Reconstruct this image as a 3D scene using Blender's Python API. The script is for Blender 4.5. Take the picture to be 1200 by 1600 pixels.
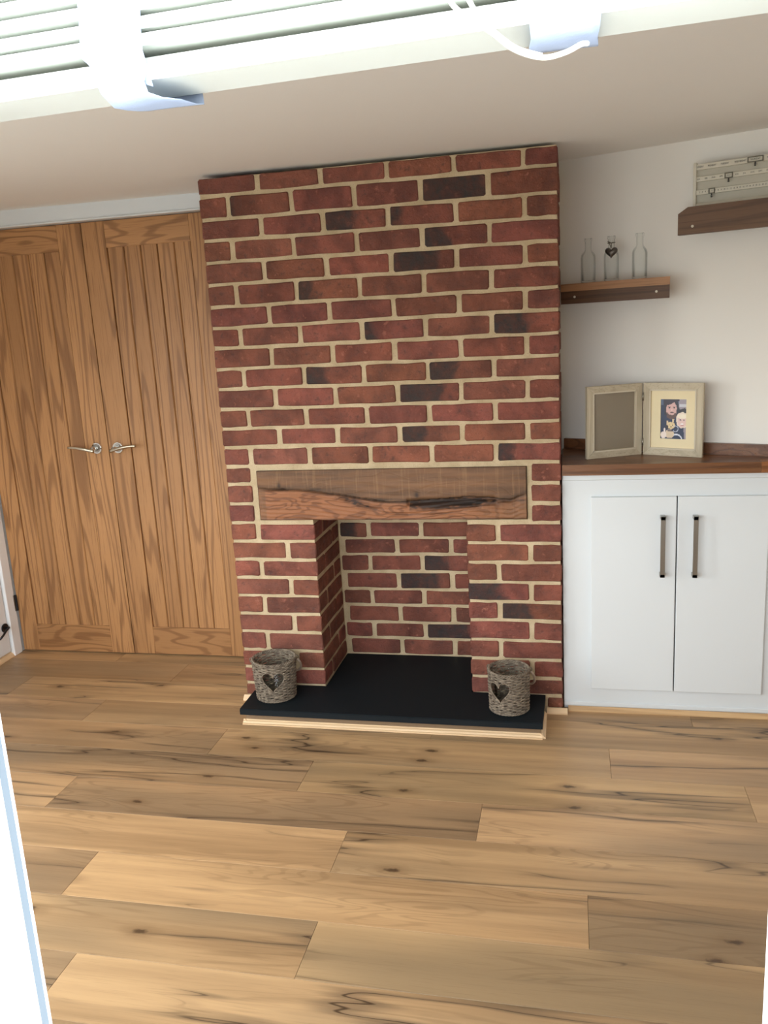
import bpy, bmesh, math, random
from mathutils import Matrix, Vector, noise
random.seed(7)
S = bpy.context.scene
COL = S.collection
for o in list(bpy.data.objects): bpy.data.objects.remove(o)

# ------------------------------------------------------------------ camera
def rodrigues(r):
    v = Vector(r); return Matrix.Rotation(v.length, 3, v.normalized())
RX = rodrigues((0.2262, 0.2176, -0.0316)) @ Matrix(((1, 0, 0), (0, 0, -1), (0, 1, 0)))
cam = bpy.data.cameras.new('camera'); co = bpy.data.objects.new('camera', cam); COL.objects.link(co)
cam.sensor_fit = 'VERTICAL'; cam.sensor_height = 36; cam.sensor_width = 27
cam.lens = 1315.04 / 1600 * 36
cam.clip_start = 0.02; cam.clip_end = 100
r0, r1, r2 = RX[0], RX[1], RX[2]
M3 = Matrix((r0, -r1, -r2)).transposed()
co.matrix_world = Matrix.Translation((1.2627, -2.9041, 1.4284)) @ M3.to_4x4()
S.camera = co

# ------------------------------------------------------------------ light
S.view_settings.view_transform = 'Standard'; S.view_settings.look = 'None'
S.view_settings.gamma = 1; S.view_settings.use_curve_mapping = False
S.view_settings.exposure = 0.0
W = bpy.data.worlds.new('sky'); S.world = W; W.use_nodes = True
wn, wl = W.node_tree.nodes, W.node_tree.links
wn.clear()
wo = wn.new('ShaderNodeOutputWorld'); wb = wn.new('ShaderNodeBackground')
wt = wn.new('ShaderNodeTexCoord'); wsx = wn.new('ShaderNodeSeparateXYZ'); wr = wn.new('ShaderNodeValToRGB')
wm = wn.new('ShaderNodeMath'); wm.operation = 'MULTIPLY_ADD'; wm.inputs[1].default_value = .5; wm.inputs[2].default_value = .5
wl.new(wt.outputs['Generated'], wsx.inputs[0]); wl.new(wsx.outputs['Z'], wm.inputs[0]); wl.new(wm.outputs[0], wr.inputs[0])
cr = wr.color_ramp
cr.elements[0].position = 0.0; cr.elements[0].color = (.24, .245, .24, 1)      # paving and lawn outside
cr.elements[1].position = 1.0; cr.elements[1].color = (.80, .88, 1, 1)
e = cr.elements.new(.49); e.color = (.27, .275, .27, 1)
e = cr.elements.new(.51); e.color = (.95, .97, 1, 1)
wl.new(wr.outputs[0], wb.inputs[0]); wb.inputs[1].default_value = 11.9
wl.new(wb.outputs[0], wo.inputs[0])
def portal(name, loc, rot, sx, sy):
    l = bpy.data.lights.new(name, 'AREA'); l.shape = 'RECTANGLE'; l.size = sx; l.size_y = sy
    l.cycles.is_portal = True
    o = bpy.data.objects.new(name, l); COL.objects.link(o); o.location = loc; o.rotation_euler = rot
portal('window_daylight', (.12, -2.53, 1.25), (math.pi / 2, 0, 0), 2.56, 1.32)   # emits towards +y
portal('unseen_side_window_portal', (-1.44, -1.55, .96), (0, -math.pi / 2, 0), 1.75, .82)  # portal of the unseen side window, placed and sized for light from the left
S.cycles.max_bounces = 10; S.cycles.diffuse_bounces = 6; S.cycles.glossy_bounces = 4
S.cycles.transmission_bounces = 8; S.cycles.transparent_max_bounces = 12
S.cycles.caustics_reflective = False; S.cycles.caustics_refractive = False
S.cycles.sample_clamp_indirect = 6

# ------------------------------------------------------------------ material helpers
def srgb(r, g, b):
    f = lambda c: (c / 255 / 12.92) if c / 255 <= .04045 else ((c / 255 + .055) / 1.055) ** 2.4
    return (f(r), f(g), f(b), 1)
class NT:
    def __init__(s, name, rough=.5, metallic=0, spec=.5):
        s.m = bpy.data.materials.new(name); s.m.use_nodes = True
        s.n, s.l = s.m.node_tree.nodes, s.m.node_tree.links
        s.b = s.n['Principled BSDF']; s.b.inputs['Roughness'].default_value = rough
        s.b.inputs['Metallic'].default_value = metallic; s.b.inputs['Specular IOR Level'].default_value = spec
    def put(s, sock, v):
        if hasattr(v, 'is_output') or isinstance(v, bpy.types.NodeSocket): s.l.new(v, sock)
        elif v is not None: sock.default_value = v
    def obj(s): return s.n.new('ShaderNodeTexCoord').outputs['Object']
    def gen(s): return s.n.new('ShaderNodeTexCoord').outputs['Generated']
    def info(s, k): return s.n.new('ShaderNodeObjectInfo').outputs[k]
    def math(s, op, a, b=None, c=None, clamp=False):
        x = s.n.new('ShaderNodeMath'); x.operation = op; x.use_clamp = clamp
        s.put(x.inputs[0], a)
        if b is not None: s.put(x.inputs[1], b)
        if c is not None: s.put(x.inputs[2], c)
        return x.outputs[0]
    def vmath(s, op, a, b):
        x = s.n.new('ShaderNodeVectorMath'); x.operation = op; s.put(x.inputs[0], a); s.put(x.inputs[1], b); return x.outputs[0]
    def comb(s, a, b, c):
        x = s.n.new('ShaderNodeCombineXYZ')
        for i, v in enumerate((a, b, c)): s.put(x.inputs[i], v)
        return x.outputs[0]
    def sep(s, v):
        x = s.n.new('ShaderNodeSeparateXYZ'); s.l.new(v, x.inputs[0]); return x.outputs
    def noise(s, vec, scale, detail=3, rough=.55, dist=0):
        x = s.n.new('ShaderNodeTexNoise'); s.put(x.inputs['Vector'], vec)
        x.inputs['Scale'].default_value = scale; x.inputs['Detail'].default_value = detail
        x.inputs['Roughness'].default_value = rough; x.inputs['Distortion'].default_value = dist
        return x.outputs['Fac']
    def voro(s, vec, scale, feat='F1', dims='3D'):
        x = s.n.new('ShaderNodeTexVoronoi'); x.feature = feat; x.voronoi_dimensions = dims; s.put(x.inputs['Vector'], vec)
        x.inputs['Scale'].default_value = scale; return x
    def step(s, v, lo, hi, a=0., b=1.):
        x = s.n.new('ShaderNodeMapRange'); x.interpolation_type = 'SMOOTHSTEP'
        s.put(x.inputs[0], v); x.inputs[1].default_value = lo; x.inputs[2].default_value = hi
        s.put(x.inputs[3], a); s.put(x.inputs[4], b); return x.outputs[0]
    def mix(s, f, a, b, mode='MIX'):
        x = s.n.new('ShaderNodeMix'); x.data_type = 'RGBA'; x.blend_type = mode
        s.put(x.inputs[0], f); s.put(x.inputs[6], a); s.put(x.inputs[7], b); return x.outputs[2]
    def attr(s, n, out='Color'):
        x = s.n.new('ShaderNodeAttribute'); x.attribute_name = n; return x.outputs[out]
    def base(s, c): s.put(s.b.inputs['Base Color'], c)
    def rough(s, c): s.put(s.b.inputs['Roughness'], c)
    def bump(s, h, strength=.3, dist=.002):
        x = s.n.new('ShaderNodeBump'); s.put(x.inputs['Height'], h); x.inputs['Strength'].default_value = strength
        x.inputs['Distance'].default_value = dist; s.l.new(x.outputs[0], s.b.inputs['Normal'])
    def rnd(s, k=17.3):   # per object offset
        r = s.info('Random'); return s.comb(s.math('MULTIPLY', r, k), s.math('MULTIPLY', r, k * 1.7), s.math('MULTIPLY', r, k * .6))

def paint(name, c, rough=.6, bs=.06, scale=90):
    m = NT(name, rough); v = m.obj()
    n = m.noise(v, scale, 3); m.base(m.mix(m.noise(v, 2.2, 2), c, tuple(x * .96 for x in c[:3]) + (1,)))
    m.bump(n, bs, .001); return m.m
def plain(name, c, rough=.4, metallic=0, var=.08, scale=60, bs=.05):
    m = NT(name, rough, metallic); v = m.obj(); n = m.noise(v, scale, 3)
    m.base(m.mix(n, c, tuple(x * (1 - var) for x in c[:3]) + (1,)))
    if bs: m.bump(n, bs, .0006)
    return m.m
def grain(name, axis, c0, c1, c2, rings=26, wide=7., long=.7, rough=.42, fine=.5, ringamt=.55, bs=.12, spec=.4, objcol=False):
    """wood: c0 ground, c1 dark ring, c2 pale; the grain runs along axis"""
    m = NT(name, rough, 0, spec); v = m.vmath('ADD', m.obj(), m.rnd())
    sc = {'x': (long, wide, wide), 'y': (wide, long, wide), 'z': (wide, wide, long)}[axis]
    fs = {'x': (6, 260, 260), 'y': (260, 6, 260), 'z': (260, 260, 6)}[axis]
    sv = m.vmath('MULTIPLY', v, sc)
    field = m.noise(sv, 1.0, 2, .45, .25)
    ring = m.math('SINE', m.math('MULTIPLY', field, rings * 6.283))
    ring = m.step(ring, .15, 1.0)
    tone = m.noise(m.vmath('MULTIPLY', v, tuple(a * .45 for a in sc)), 1.0, 3)
    fv = m.noise(m.vmath('MULTIPLY', v, fs), 1.0, 3, .6)
    c = m.mix(m.step(tone, .3, .7), c0, c2)
    c = m.mix(m.math('MULTIPLY', ring, ringamt), c, c1)
    c = m.mix(m.math('MULTIPLY', m.step(fv, .5, .75), fine), c, c1)
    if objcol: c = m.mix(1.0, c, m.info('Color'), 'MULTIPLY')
    m.base(c); m.rough(m.step(fv, .2, .8, rough - .05, rough + .1))
    m.bump(m.math('MULTIPLY', m.math('ADD', fv, m.math('MULTIPLY', ring, .35)), -1), bs, .001)
    return m.m

MAT = {}
MAT['wall'] = paint('matt_wall_paint', srgb(238, 235, 229), .85, .08, 60)
MAT['ceiling'] = paint('matt_ceiling_paint', srgb(240, 238, 233), .9, .08, 40)
MAT['white'] = paint('white_satin_wood', srgb(216, 220, 222), .38, .03, 30)
MAT['upvc'] = plain('white_window_plastic', srgb(242, 244, 246), .25, 0, .02, 20, 0)
MAT['gasket'] = plain('pale_blue_window_seal', srgb(112, 124, 133), .5, 0, .03, 20, 0)
OAK = dict(c0=srgb(162, 117, 75), c1=srgb(104, 66, 38), c2=srgb(184, 135, 88))
MAT['oak_z'] = grain('door_oak_upright_grain', 'z', rings=15, wide=6.5, long=.38, ringamt=.52, fine=.6, **OAK)
MAT['oak_x'] = grain('door_oak_level_grain', 'x', rings=13, wide=8, long=1.2, ringamt=.52, fine=.5, **OAK)
MAT['pale_x'] = grain('pale_wood_level_grain', 'x', srgb(222, 188, 146), srgb(190, 150, 108), srgb(232, 202, 164), rings=6, wide=12, long=.5, ringamt=.2, fine=.3)
MAT['pale_y'] = grain('pale_wood_deep_grain', 'y', srgb(222, 188, 146), srgb(190, 150, 108), srgb(232, 202, 164), rings=6, wide=12, long=.5, ringamt=.2, fine=.3)
MAT['oakbead'] = grain('oak_bead_level_grain', 'x', srgb(196, 160, 116), srgb(150, 112, 74), srgb(208, 172, 128), rings=6, wide=12, long=.5, ringamt=.3, fine=.4)
MAT['worktop'] = grain('worktop_stave_wood', 'x', srgb(122, 82, 54), srgb(74, 46, 30), srgb(138, 94, 60), rings=7, wide=14, long=.8, rough=.3, ringamt=.5, fine=.5, objcol=True)
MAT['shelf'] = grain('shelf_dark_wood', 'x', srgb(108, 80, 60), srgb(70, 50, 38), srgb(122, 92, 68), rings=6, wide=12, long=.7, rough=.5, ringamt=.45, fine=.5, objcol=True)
MAT['driftwood'] = grain('limed_grey_wood', 'z', srgb(176, 162, 138), srgb(140, 124, 102), srgb(196, 184, 160), rings=5, wide=20, long=1.5, rough=.6, ringamt=.25, fine=.5)
MAT['driftwood_x'] = grain('limed_grey_wood_level', 'x', srgb(176, 162, 138), srgb(140, 124, 102), srgb(196, 184, 160), rings=5, wide=20, long=1.5, rough=.6, ringamt=.25, fine=.5)
MAT['limed'] = plain('limed_edge', srgb(206, 194, 172), .6, 0, .12, 80)
MAT['calwood'] = plain('cream_calendar_wood', srgb(212, 206, 190), .55, 0, .1, 50)
MAT['calback'] = plain('grey_calendar_back', srgb(188, 183, 168), .6, 0, .08, 50)
MAT['ink'] = plain('black_print', srgb(32, 28, 26), .6, 0, .05, 50, 0)
MAT['inkgrey'] = plain('grey_print', srgb(92, 88, 76), .6, 0, .05, 50, 0)
MAT['pewter'] = plain('aged_pewter', srgb(122, 118, 104), .4, .6, .3, 120)
MAT['steel'] = plain('brushed_steel', srgb(168, 164, 156), .32, 1, .15, 200, .03)
MAT['chrome'] = plain('polished_chrome', srgb(222, 222, 220), .13, 1, .05, 40, 0)
MAT['satin'] = plain('satin_nickel_lever', srgb(206, 196, 176), .26, 1, .06, 40, 0)
MAT['iron'] = plain('dark_iron', srgb(58, 58, 62), .4, .8, .2, 90)
MAT['slate'] = plain('black_hearth_slate', srgb(15, 23, 28), .62, 0, .2, 14, .1)
MAT['slate'].node_tree.nodes['Principled BSDF'].inputs['Specular IOR Level'].default_value = .25
MAT['dark'] = plain('gap_shade', srgb(30, 26, 24), .9, 0, .05, 20, 0)  # near-black colour standing in for the shade inside gaps
MAT['mdf'] = plain('brown_fibreboard', srgb(150, 122, 92), .7, 0, .12, 160)
MAT['plinth'] = plain('brown_plinth_board', srgb(128, 104, 78), .75, 0, .12, 160)
MAT['mount'] = plain('cream_picture_mount', srgb(232, 216, 178), .7, 0, .03, 60)
MAT['tape'] = plain('pale_blue_white_webbing', srgb(158, 172, 196), .8, 0, .08, 400, .3)
MAT['cord'] = plain('white_cord', srgb(232, 230, 220), .7, 0, .08, 500, .3)
MAT['slat'] = plain('white_painted_slat', srgb(204, 208, 200), .45, 0, .02, 30, .02)
MAT['rope'] = plain('pale_rope', srgb(170, 150, 132), .8, 0, .3, 300, .5)
MAT['heart'] = plain('brushed_silver_heart', srgb(112, 106, 100), .38, .75, .5, 60)

def wicker():
    m = NT('grey_wicker', .75, 0, .3); v = m.obj()
    n = m.noise(v, 70, 4, .65); n2 = m.noise(v, 330, 2)
    c = m.mix(m.step(n, .3, .72), srgb(92, 80, 69), srgb(146, 132, 114)); c = m.mix(m.step(n2, .55, .75, 0., .3), c, srgb(76, 64, 54))
    m.base(c); m.bump(n2, .5, .0008); return m.m
MAT['wicker'] = wicker()
def glass(name, tint, rough=0.0):
    m = NT(name, rough); m.b.inputs['Transmission Weight'].default_value = 1; m.b.inputs['IOR'].default_value = 1.45
    n = m.noise(m.obj(), 30, 1); m.base(m.mix(n, tint, tuple(x * .98 for x in tint[:3]) + (1,))); return m.m
def thin_glass():
    m = NT('clear_bottle_glass', 0.02)
    t = m.n.new('ShaderNodeBsdfTransparent'); g = m.n.new('ShaderNodeBsdfGlossy'); g.inputs['Roughness'].default_value = .03
    lw_ = m.n.new('ShaderNodeLayerWeight'); lw_.inputs[0].default_value = .5
    e_ = m.step(lw_.outputs['Facing'], .55, 1.)
    m.l.new(m.mix(e_, (.985, .99, .987, 1), (.22, .24, .23, 1)), t.inputs[0])
    fr_ = m.n.new('ShaderNodeFresnel'); fr_.inputs[0].default_value = 1.25
    mx = m.n.new('ShaderNodeMixShader'); m.l.new(m.math('MULTIPLY', fr_.outputs[0], m.math('SUBTRACT', 1., m.n.new('ShaderNodeNewGeometry').outputs['Backfacing'])), mx.inputs[0]); m.l.new(t.outputs[0], mx.inputs[1]); m.l.new(g.outputs[0], mx.inputs[2])
    out = [x for x in m.n if x.type == 'OUTPUT_MATERIAL'][0]; m.l.new(mx.outputs[0], out.inputs[0]); return m.m
MAT['glass'] = thin_glass()
def pane():
    m = NT('window_glass', 0.0); nt = m
    t = nt.n.new('ShaderNodeBsdfTransparent'); g = nt.n.new('ShaderNodeBsdfGlossy'); g.inputs['Roughness'].default_value = 0.01
    lw = nt.n.new('ShaderNodeFresnel'); lw.inputs[0].default_value = 1.45
    t.inputs[0].default_value = (.96, .98, .97, 1)
    mx = nt.n.new('ShaderNodeMixShader'); nt.l.new(nt.math('MULTIPLY', lw.outputs[0], nt.math('SUBTRACT', 1., nt.n.new('ShaderNodeNewGeometry').outputs['Backfacing'])), mx.inputs[0]); nt.l.new(t.outputs[0], mx.inputs[1]); nt.l.new(g.outputs[0], mx.inputs[2])
    out = [x for x in nt.n if x.type == 'OUTPUT_MATERIAL'][0]; nt.l.new(mx.outputs[0], out.inputs[0]); return m.m
MAT['pane'] = pane()

def brick_mat():
    m = NT('red_handmade_brick', .72, 0, .35); v = m.vmath('ADD', m.obj(), m.rnd())
    tint = m.info('Color'); alpha = m.info('Alpha')
    big = m.noise(v, 9, 3, .6, .4); mid = m.noise(v, 38, 4, .65); fine = m.noise(v, 240, 3, .7)
    c = m.mix(m.step(big, .32, .68), srgb(100, 56, 46), srgb(136, 78, 64))
    c = m.mix(1.0, c, tint, 'MULTIPLY')
    c = m.mix(m.step(mid, .58, .74, 0., .5), c, srgb(172, 114, 96))       # pale bloom
    c = m.mix(m.step(mid, .28, .44, .6, 0.), c, srgb(66, 40, 34))
    c = m.mix(m.step(fine, .56, .72, 0., .5), c, srgb(66, 36, 30))        # pits
    g = m.sep(m.gen())[0]
    edge = m.math('ADD', m.math('SUBTRACT', alpha, g), m.math('MULTIPLY', m.math('SUBTRACT', big, .5), .9))
    dk = m.step(edge, -.04, .16)
    dk = m.math('MULTIPLY', dk, m.math('GREATER_THAN', alpha, .02))
    c = m.mix(m.math('MULTIPLY', dk, m.step(mid, .25, .8, .95, .62)), c, srgb(42, 39, 38))  # burnt header colour
    # wipes of mortar along the arrises
    m.base(c); m.rough(m.step(mid, .3, .7, .6, .85))
    cr_ = m.voro(m.vmath('MULTIPLY', m.vmath('ADD', v, m.comb(m.math('MULTIPLY', mid, .03), 0., m.math('MULTIPLY', big, .05))), (9, 30, 26)), 1.0, 'DISTANCE_TO_EDGE').outputs['Distance']
    crease = m.step(cr_, 0., .06, -.12, 0.)
    m.bump(m.math('ADD', m.math('ADD', m.math('MULTIPLY', big, .9), m.math('MULTIPLY', fine, .45)), m.math('ADD', m.math('MULTIPLY', mid, 1.6), crease)), 1., .0045)
    return m.m
MAT['brick'] = brick_mat()
def mortar_mat():
    m = NT('sandy_lime_mortar', .9, 0, .2); v = m.obj()
    a = m.noise(v, 14, 3); f = m.noise(v, 300, 3, .7)
    c = m.mix(m.step(a, .3, .7), srgb(180, 160, 128), srgb(200, 180, 148)); c = m.mix(m.step(f, .52, .72, 0., .5), c, srgb(140, 120, 92))
    m.base(c); m.bump(m.math('ADD', f, m.noise(v, 60, 3)), .7, .003); return m.m
MAT['mortar'] = mortar_mat()

def floor_mat():
    m = NT('oak_laminate_plank', .42, 0, .45)
    v = m.vmath('ADD', m.obj(), m.rnd(31.7)); tint = m.info('Color')
    st = m.vmath('MULTIPLY', v, (.7, 8., 1.)); band = m.math('ADD', m.math('MULTIPLY', m.noise(st, 1., 3, .5, .3), .6), m.math('MULTIPLY', m.noise(m.vmath('MULTIPLY', v, (.45, 24., 1.)), 1., 2), .4))
    c = m.mix(m.step(band, .33, .66), srgb(156, 123, 88), srgb(200, 162, 119))
    tone = m.noise(m.vmath('MULTIPLY', v, (.8, 3., 1.)), 1., 2)
    c = m.mix(m.step(tone, .42, .68, 0., .75), c, srgb(136, 114, 88))
    # long soft figure lines
    fld = m.noise(m.vmath('MULTIPLY', v, (1.3, 11., 1.)), 1., 2, .45, .35)
    ring = m.step(m.math('SINE', m.math('MULTIPLY', fld, 95)), .35, 1.)
    zone = m.step(m.noise(m.vmath('MULTIPLY', v, (1.6, 5., 1.)), 1., 1), .5, .62)
    c = m.mix(m.math('MULTIPLY', m.math('MULTIPLY', ring, zone), .28), c, srgb(112, 84, 56))
    # shakes: thin dark wandering lines
    lf = m.noise(m.vmath('MULTIPLY', v, (.65, 7.5, 1.)), 1., 3, .5, .15)
    ln = m.math('ABSOLUTE', m.math('SUBTRACT', lf, .5))
    lz = m.step(m.noise(m.vmath('MULTIPLY', v, (1.1, 5., 1.)), 1., 2), .43, .56)
    halo = m.step(ln, .0, .045, 1., 0.)
    c = m.mix(m.math('MULTIPLY', m.math('MULTIPLY', halo, lz), .62), c, srgb(98, 80, 62))
    line = m.step(ln, .0, .0055, 1., 0.)
    c = m.mix(m.math('MULTIPLY', m.math('MULTIPLY', line, lz), .85), c, srgb(58, 40, 26))
    # knots
    kv = m.vmath('ADD', m.vmath('MULTIPLY', v, (2.1, 5.2, 1.)), m.comb(m.math('MULTIPLY', m.noise(v, 30, 2), .06), m.math('MULTIPLY', m.noise(v, 22, 2), .1), 0.))
    vo = m.voro(kv, 1.0, dims='2D'); kd = vo.outputs['Distance']; kr = m.sep(vo.outputs['Color'])[0]
    on = m.math('GREATER_THAN', kr, .38)
    k1 = m.math('MULTIPLY', m.step(kd, .02, .17, 1., 0.), on); k2 = m.math('MULTIPLY', m.step(m.math('ADD', kd, m.math('MULTIPLY', m.noise(v, 90, 2), .04)), .035, .075, 1., 0.), on)
    c = m.mix(m.math('MULTIPLY', k1, .5), c, srgb(118, 90, 62)); c = m.mix(m.math('MULTIPLY', k2, .8), c, srgb(62, 42, 28))
    fv = m.noise(m.vmath('MULTIPLY', v, (10, 330, 1)), 1., 3, .6)
    c = m.mix(m.step(fv, .5, .78, 0., .25), c, srgb(112, 86, 58))
    c = m.mix(1.0, c, tint, 'MULTIPLY')
    m.base(c); m.rough(m.step(fv, .2, .8, .36, .46)); m.bump(fv, .06, .0005)
    return m.m
MAT['floor'] = floor_mat()

def beam_mat():
    m = NT('aged_brown_beam_oak', .6, 0, .35); v = m.obj()
    dk = m.attr('stain', 'Fac'); low = m.attr('sapwood', 'Fac')
    x, y, z = m.sep(v)
    n = m.noise(m.vmath('MULTIPLY', v, (3, 20, 26)), 1., 4, .6)
    c = m.mix(m.step(n, .3, .7), srgb(90, 64, 44), srgb(124, 88, 60))
    saw = m.noise(m.vmath('MULTIPLY', v, (150, 8, 9)), 1., 3)
    c = m.mix(m.step(saw, .5, .7, 0., .25), c, srgb(156, 122, 86))
    fld = m.noise(m.vmath('MULTIPLY', v, (4.5, 16, 17)), 1., 2, .5, .5)
    ring = m.step(m.math('SINE', m.math('MULTIPLY', fld, 46)), .0, 1.)
    warm = m.mix(m.math('MULTIPLY', ring, .6), srgb(150, 98, 66), srgb(88, 52, 34))
    c = m.mix(m.math('MULTIPLY', low, .85), c, warm)
    c = m.mix(m.math('MULTIPLY', dk, m.step(n, .2, .8, 1., .8)), c, srgb(18, 14, 12))
    m.base(c); m.bump(m.math('ADD', n, m.math('MULTIPLY', ring, .3)), .5, .003); return m.m
MAT['beam'] = beam_mat()
m = NT('printed_photograph', .3); m.base(m.attr('paint')); MAT['photo'] = m.m

# ------------------------------------------------------------------ geometry helpers
ROOTS = {}
A22 = math.atan2(-.3758, .9267)
WALLX = Matrix.Translation((1.7941, .1427, 0)) @ Matrix.Rotation(A22, 4, 'Z')     # frame of the slanting right wall: x along, -y into room
def thing(name, label, cat, loc, frame='W', rz=0, group=None, kind=None):
    """Empty at the base; part geometry is given in frame coordinates"""
    o = bpy.data.objects.new(name, None); COL.objects.link(o); o.empty_display_size = .05
    F = WALLX if frame == 'S' else Matrix.Identity(4)
    o.matrix_world = F @ Matrix.Translation(loc) @ Matrix.Rotation(rz, 4, 'Z')
    ROOTS[o.name] = (F, Matrix.Translation(loc) @ Matrix.Rotation(rz, 4, 'Z'))
    setp(o, label, cat, group, kind); return o
def setp(o, label=None, cat=None, group=None, kind=None):
    if label: o['label'] = label
    if cat: o['category'] = cat
    if group: o['group'] = group
    if kind: o['kind'] = kind
    return o
def rootof(o):
    while o.parent: o = o.parent
    return o
def mk(name, verts, faces, mat, parent=None, smooth=False, local=False, color=None):
    me = bpy.data.meshes.new(name)
    if parent and not local and rootof(parent).name in ROOTS:
        inv = ROOTS[rootof(parent).name][1].inverted()
        verts = [tuple(inv @ Vector(v)) for v in verts]
    me.from_pydata([tuple(v) for v in verts], [], faces); me.update()
    bm = bmesh.new(); bm.from_mesh(me); bmesh.ops.recalc_face_normals(bm, faces=bm.faces); bm.to_mesh(me); bm.free()
    if smooth:
        for p in me.polygons: p.use_smooth = True
    me.materials.append(MAT[mat] if isinstance(mat, str) else mat)
    o = bpy.data.objects.new(name, me); COL.objects.link(o)
    if parent: o.parent = parent
    if color: o.color = color
    return o
class G:
    """collects verts and faces"""
    def __init__(s): s.v = []; s.f = []
    def add(s, v, f):
        k = len(s.v); s.v += [tuple(a) for a in v]; s.f += [tuple(i + k for i in x) for x in f]; return s
    def box(s, x0, x1, y0, y1, z0, z1, b=0.0):
        if b <= 0:
            v = [(x, y, z) for x in (x0, x1) for y in (y0, y1) for z in (z0, z1)]
            return s.add(v, [(0, 1, 3, 2), (4, 6, 7, 5), (0, 4, 5, 1), (2, 3, 7, 6), (0, 2, 6, 4), (1, 5, 7, 3)])
        bm = bmesh.new(); bmesh.ops.create_cube(bm, size=1)
        for w in bm.verts: w.co = Vector(((x0 + x1) / 2 + w.co.x * (x1 - x0), (y0 + y1) / 2 + w.co.y * (y1 - y0), (z0 + z1) / 2 + w.co.z * (z1 - z0)))
        bmesh.ops.bevel(bm, geom=list(bm.edges), offset=b, segments=2 if b > .003 else 1, affect='EDGES', profile=.6)
        bm.verts.index_update(); s.add([w.co for w in bm.verts], [[w.index for w in f.verts] for f in bm.faces]); bm.free(); return s
    def tube(s, pts, r, n=8, closed=False, caps=True, rad=None, up=None):
        pts = [Vector(p) for p in pts]; k0 = len(s.v); N = len(pts); ref = None
        for i, p in enumerate(pts):
            a = pts[i - 1] if (i > 0 or closed) else p; b = pts[(i + 1) % N] if (i < N - 1 or closed) else p
            t = (b - a).normalized()
            if ref is None:
                ref = Vector(up) if up else (Vector((0, 0, 1)) if abs(t.z) < .9 else Vector((1, 0, 0)))
            u = (ref - t * ref.dot(t)).normalized(); w = t.cross(u); ref = u
            rr = rad[i] if rad else r
            ra, rb = rr if isinstance(rr, tuple) else (rr, rr)
            for j in range(n):
                c, q = math.cos(2 * math.pi * j / n), math.sin(2 * math.pi * j / n)
                s.v.append(tuple(p + u * c * ra + w * q * rb))
        for i in range(N if closed else N - 1):
            for j in range(n):
                a = k0 + i * n + j; b = k0 + i * n + (j + 1) % n; c = k0 + ((i + 1) % N) * n + (j + 1) % n; d = k0 + ((i + 1) % N) * n + j
                s.f.append((a, b, c, d))
        if caps and not closed:
            s.f.append(tuple(k0 + j for j in range(n))[::-1]); s.f.append(tuple(k0 + (N - 1) * n + j for j in range(n)))
        return s
    def lathe(s, prof, cx, cy, n=32, z0=0):
        k = len(s.v)
        for r, z in prof:
            for j in range(n): s.v.append((cx + r * math.cos(2 * math.pi * j / n), cy + r * math.sin(2 * math.pi * j / n), z0 + z))
        for i in range(len(prof) - 1):
            for j in range(n): s.f.append((k + i * n + j, k + i * n + (j + 1) % n, k + (i + 1) * n + (j + 1) % n, k + (i + 1) * n + j))
        return s
    def prism(s, poly, axis, a, b):
        """poly: list of 2D points, extruded along axis from a to b"""
        f = {'x': lambda p, t: (t, p[0], p[1]), 'y': lambda p, t: (p[0], t, p[1]), 'z': lambda p, t: (p[0], p[1], t)}[axis]
        n = len(poly)
        v = [f(p, a) for p in poly] + [f(p, b) for p in poly]
        return s.add(v, [tuple(range(n))[::-1], tuple(range(n, 2 * n))] + [(i, (i + 1) % n, n + (i + 1) % n, n + i) for i in range(n)])
    def out(s, name, mat, parent=None, smooth=False, **k): return mk(name, s.v, s.f, mat, parent, smooth, **k)
def box(name, mat, parent, x0, x1, y0, y1, z0, z1, b=0.0, **k): return G().box(x0, x1, y0, y1, z0, z1, b).out(name, mat, parent, **k)

# ------------------------------------------------------------------ room shell
LX, WY = -1.31, -2.36          # left wall face, window wall inner face
def ceil_z(x): return 1.9645 - .0045 * x
# floor of laid planks
fl = thing('floor', 'oak effect laminate floor of wide planks running across the room', 'floor', (0, 0, 0), kind='structure')
box('subfloor', 'mdf', fl, LX - .05, 2.75, WY - .02, .60, -.03, -.0085)
P = .1885; butts = {0: .775, 1: 1.379, 2: .404, 3: -.365, 4: .6235, 5: -.0645, 6: .646, 7: .10, 8: -.42, 9: .52, 10: -.2, 11: .9, -1: .31, -2: -.4, -3: .6}
butts[2] = 1.767 - 1.36
tints = {(1, 0): (.92, .88, .84), (1, 1): (.98, .98, .94), (2, 0): (1.06, .99, .92), (2, 1): (.86, .83, .80), (3, 1): (.84, .78, .74), (3, 0): (1.02, .97, .92),  # plank tones; darker right-hand and lighter lower-left ones also carry light falloff
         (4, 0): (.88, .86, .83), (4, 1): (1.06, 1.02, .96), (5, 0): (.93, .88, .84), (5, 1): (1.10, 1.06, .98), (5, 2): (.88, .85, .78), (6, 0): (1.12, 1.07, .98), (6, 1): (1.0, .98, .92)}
for k, bx in butts.items():
    y1 = -.0615 - P * k; y0 = y1 - P
    y0 = max(y0, WY - .01)
    if y1 <= y0 + .01: continue
    xs = [bx + 1.36 * i for i in range(-3, 4)]; xs = [LX - .01] + [x for x in xs if LX < x < 2.7] + [2.72]
    for i in range(len(xs) - 1):
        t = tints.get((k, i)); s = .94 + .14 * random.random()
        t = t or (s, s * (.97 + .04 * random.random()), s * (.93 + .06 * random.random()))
        box('plank', 'floor', fl, xs[i] + .0004, xs[i + 1] - .0004, y0 + .0004, min(y1, .55) - .0004, -.0085, 0, .0004, color=(*[1 + (q - 1) * .7 for q in t], 1))
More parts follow.
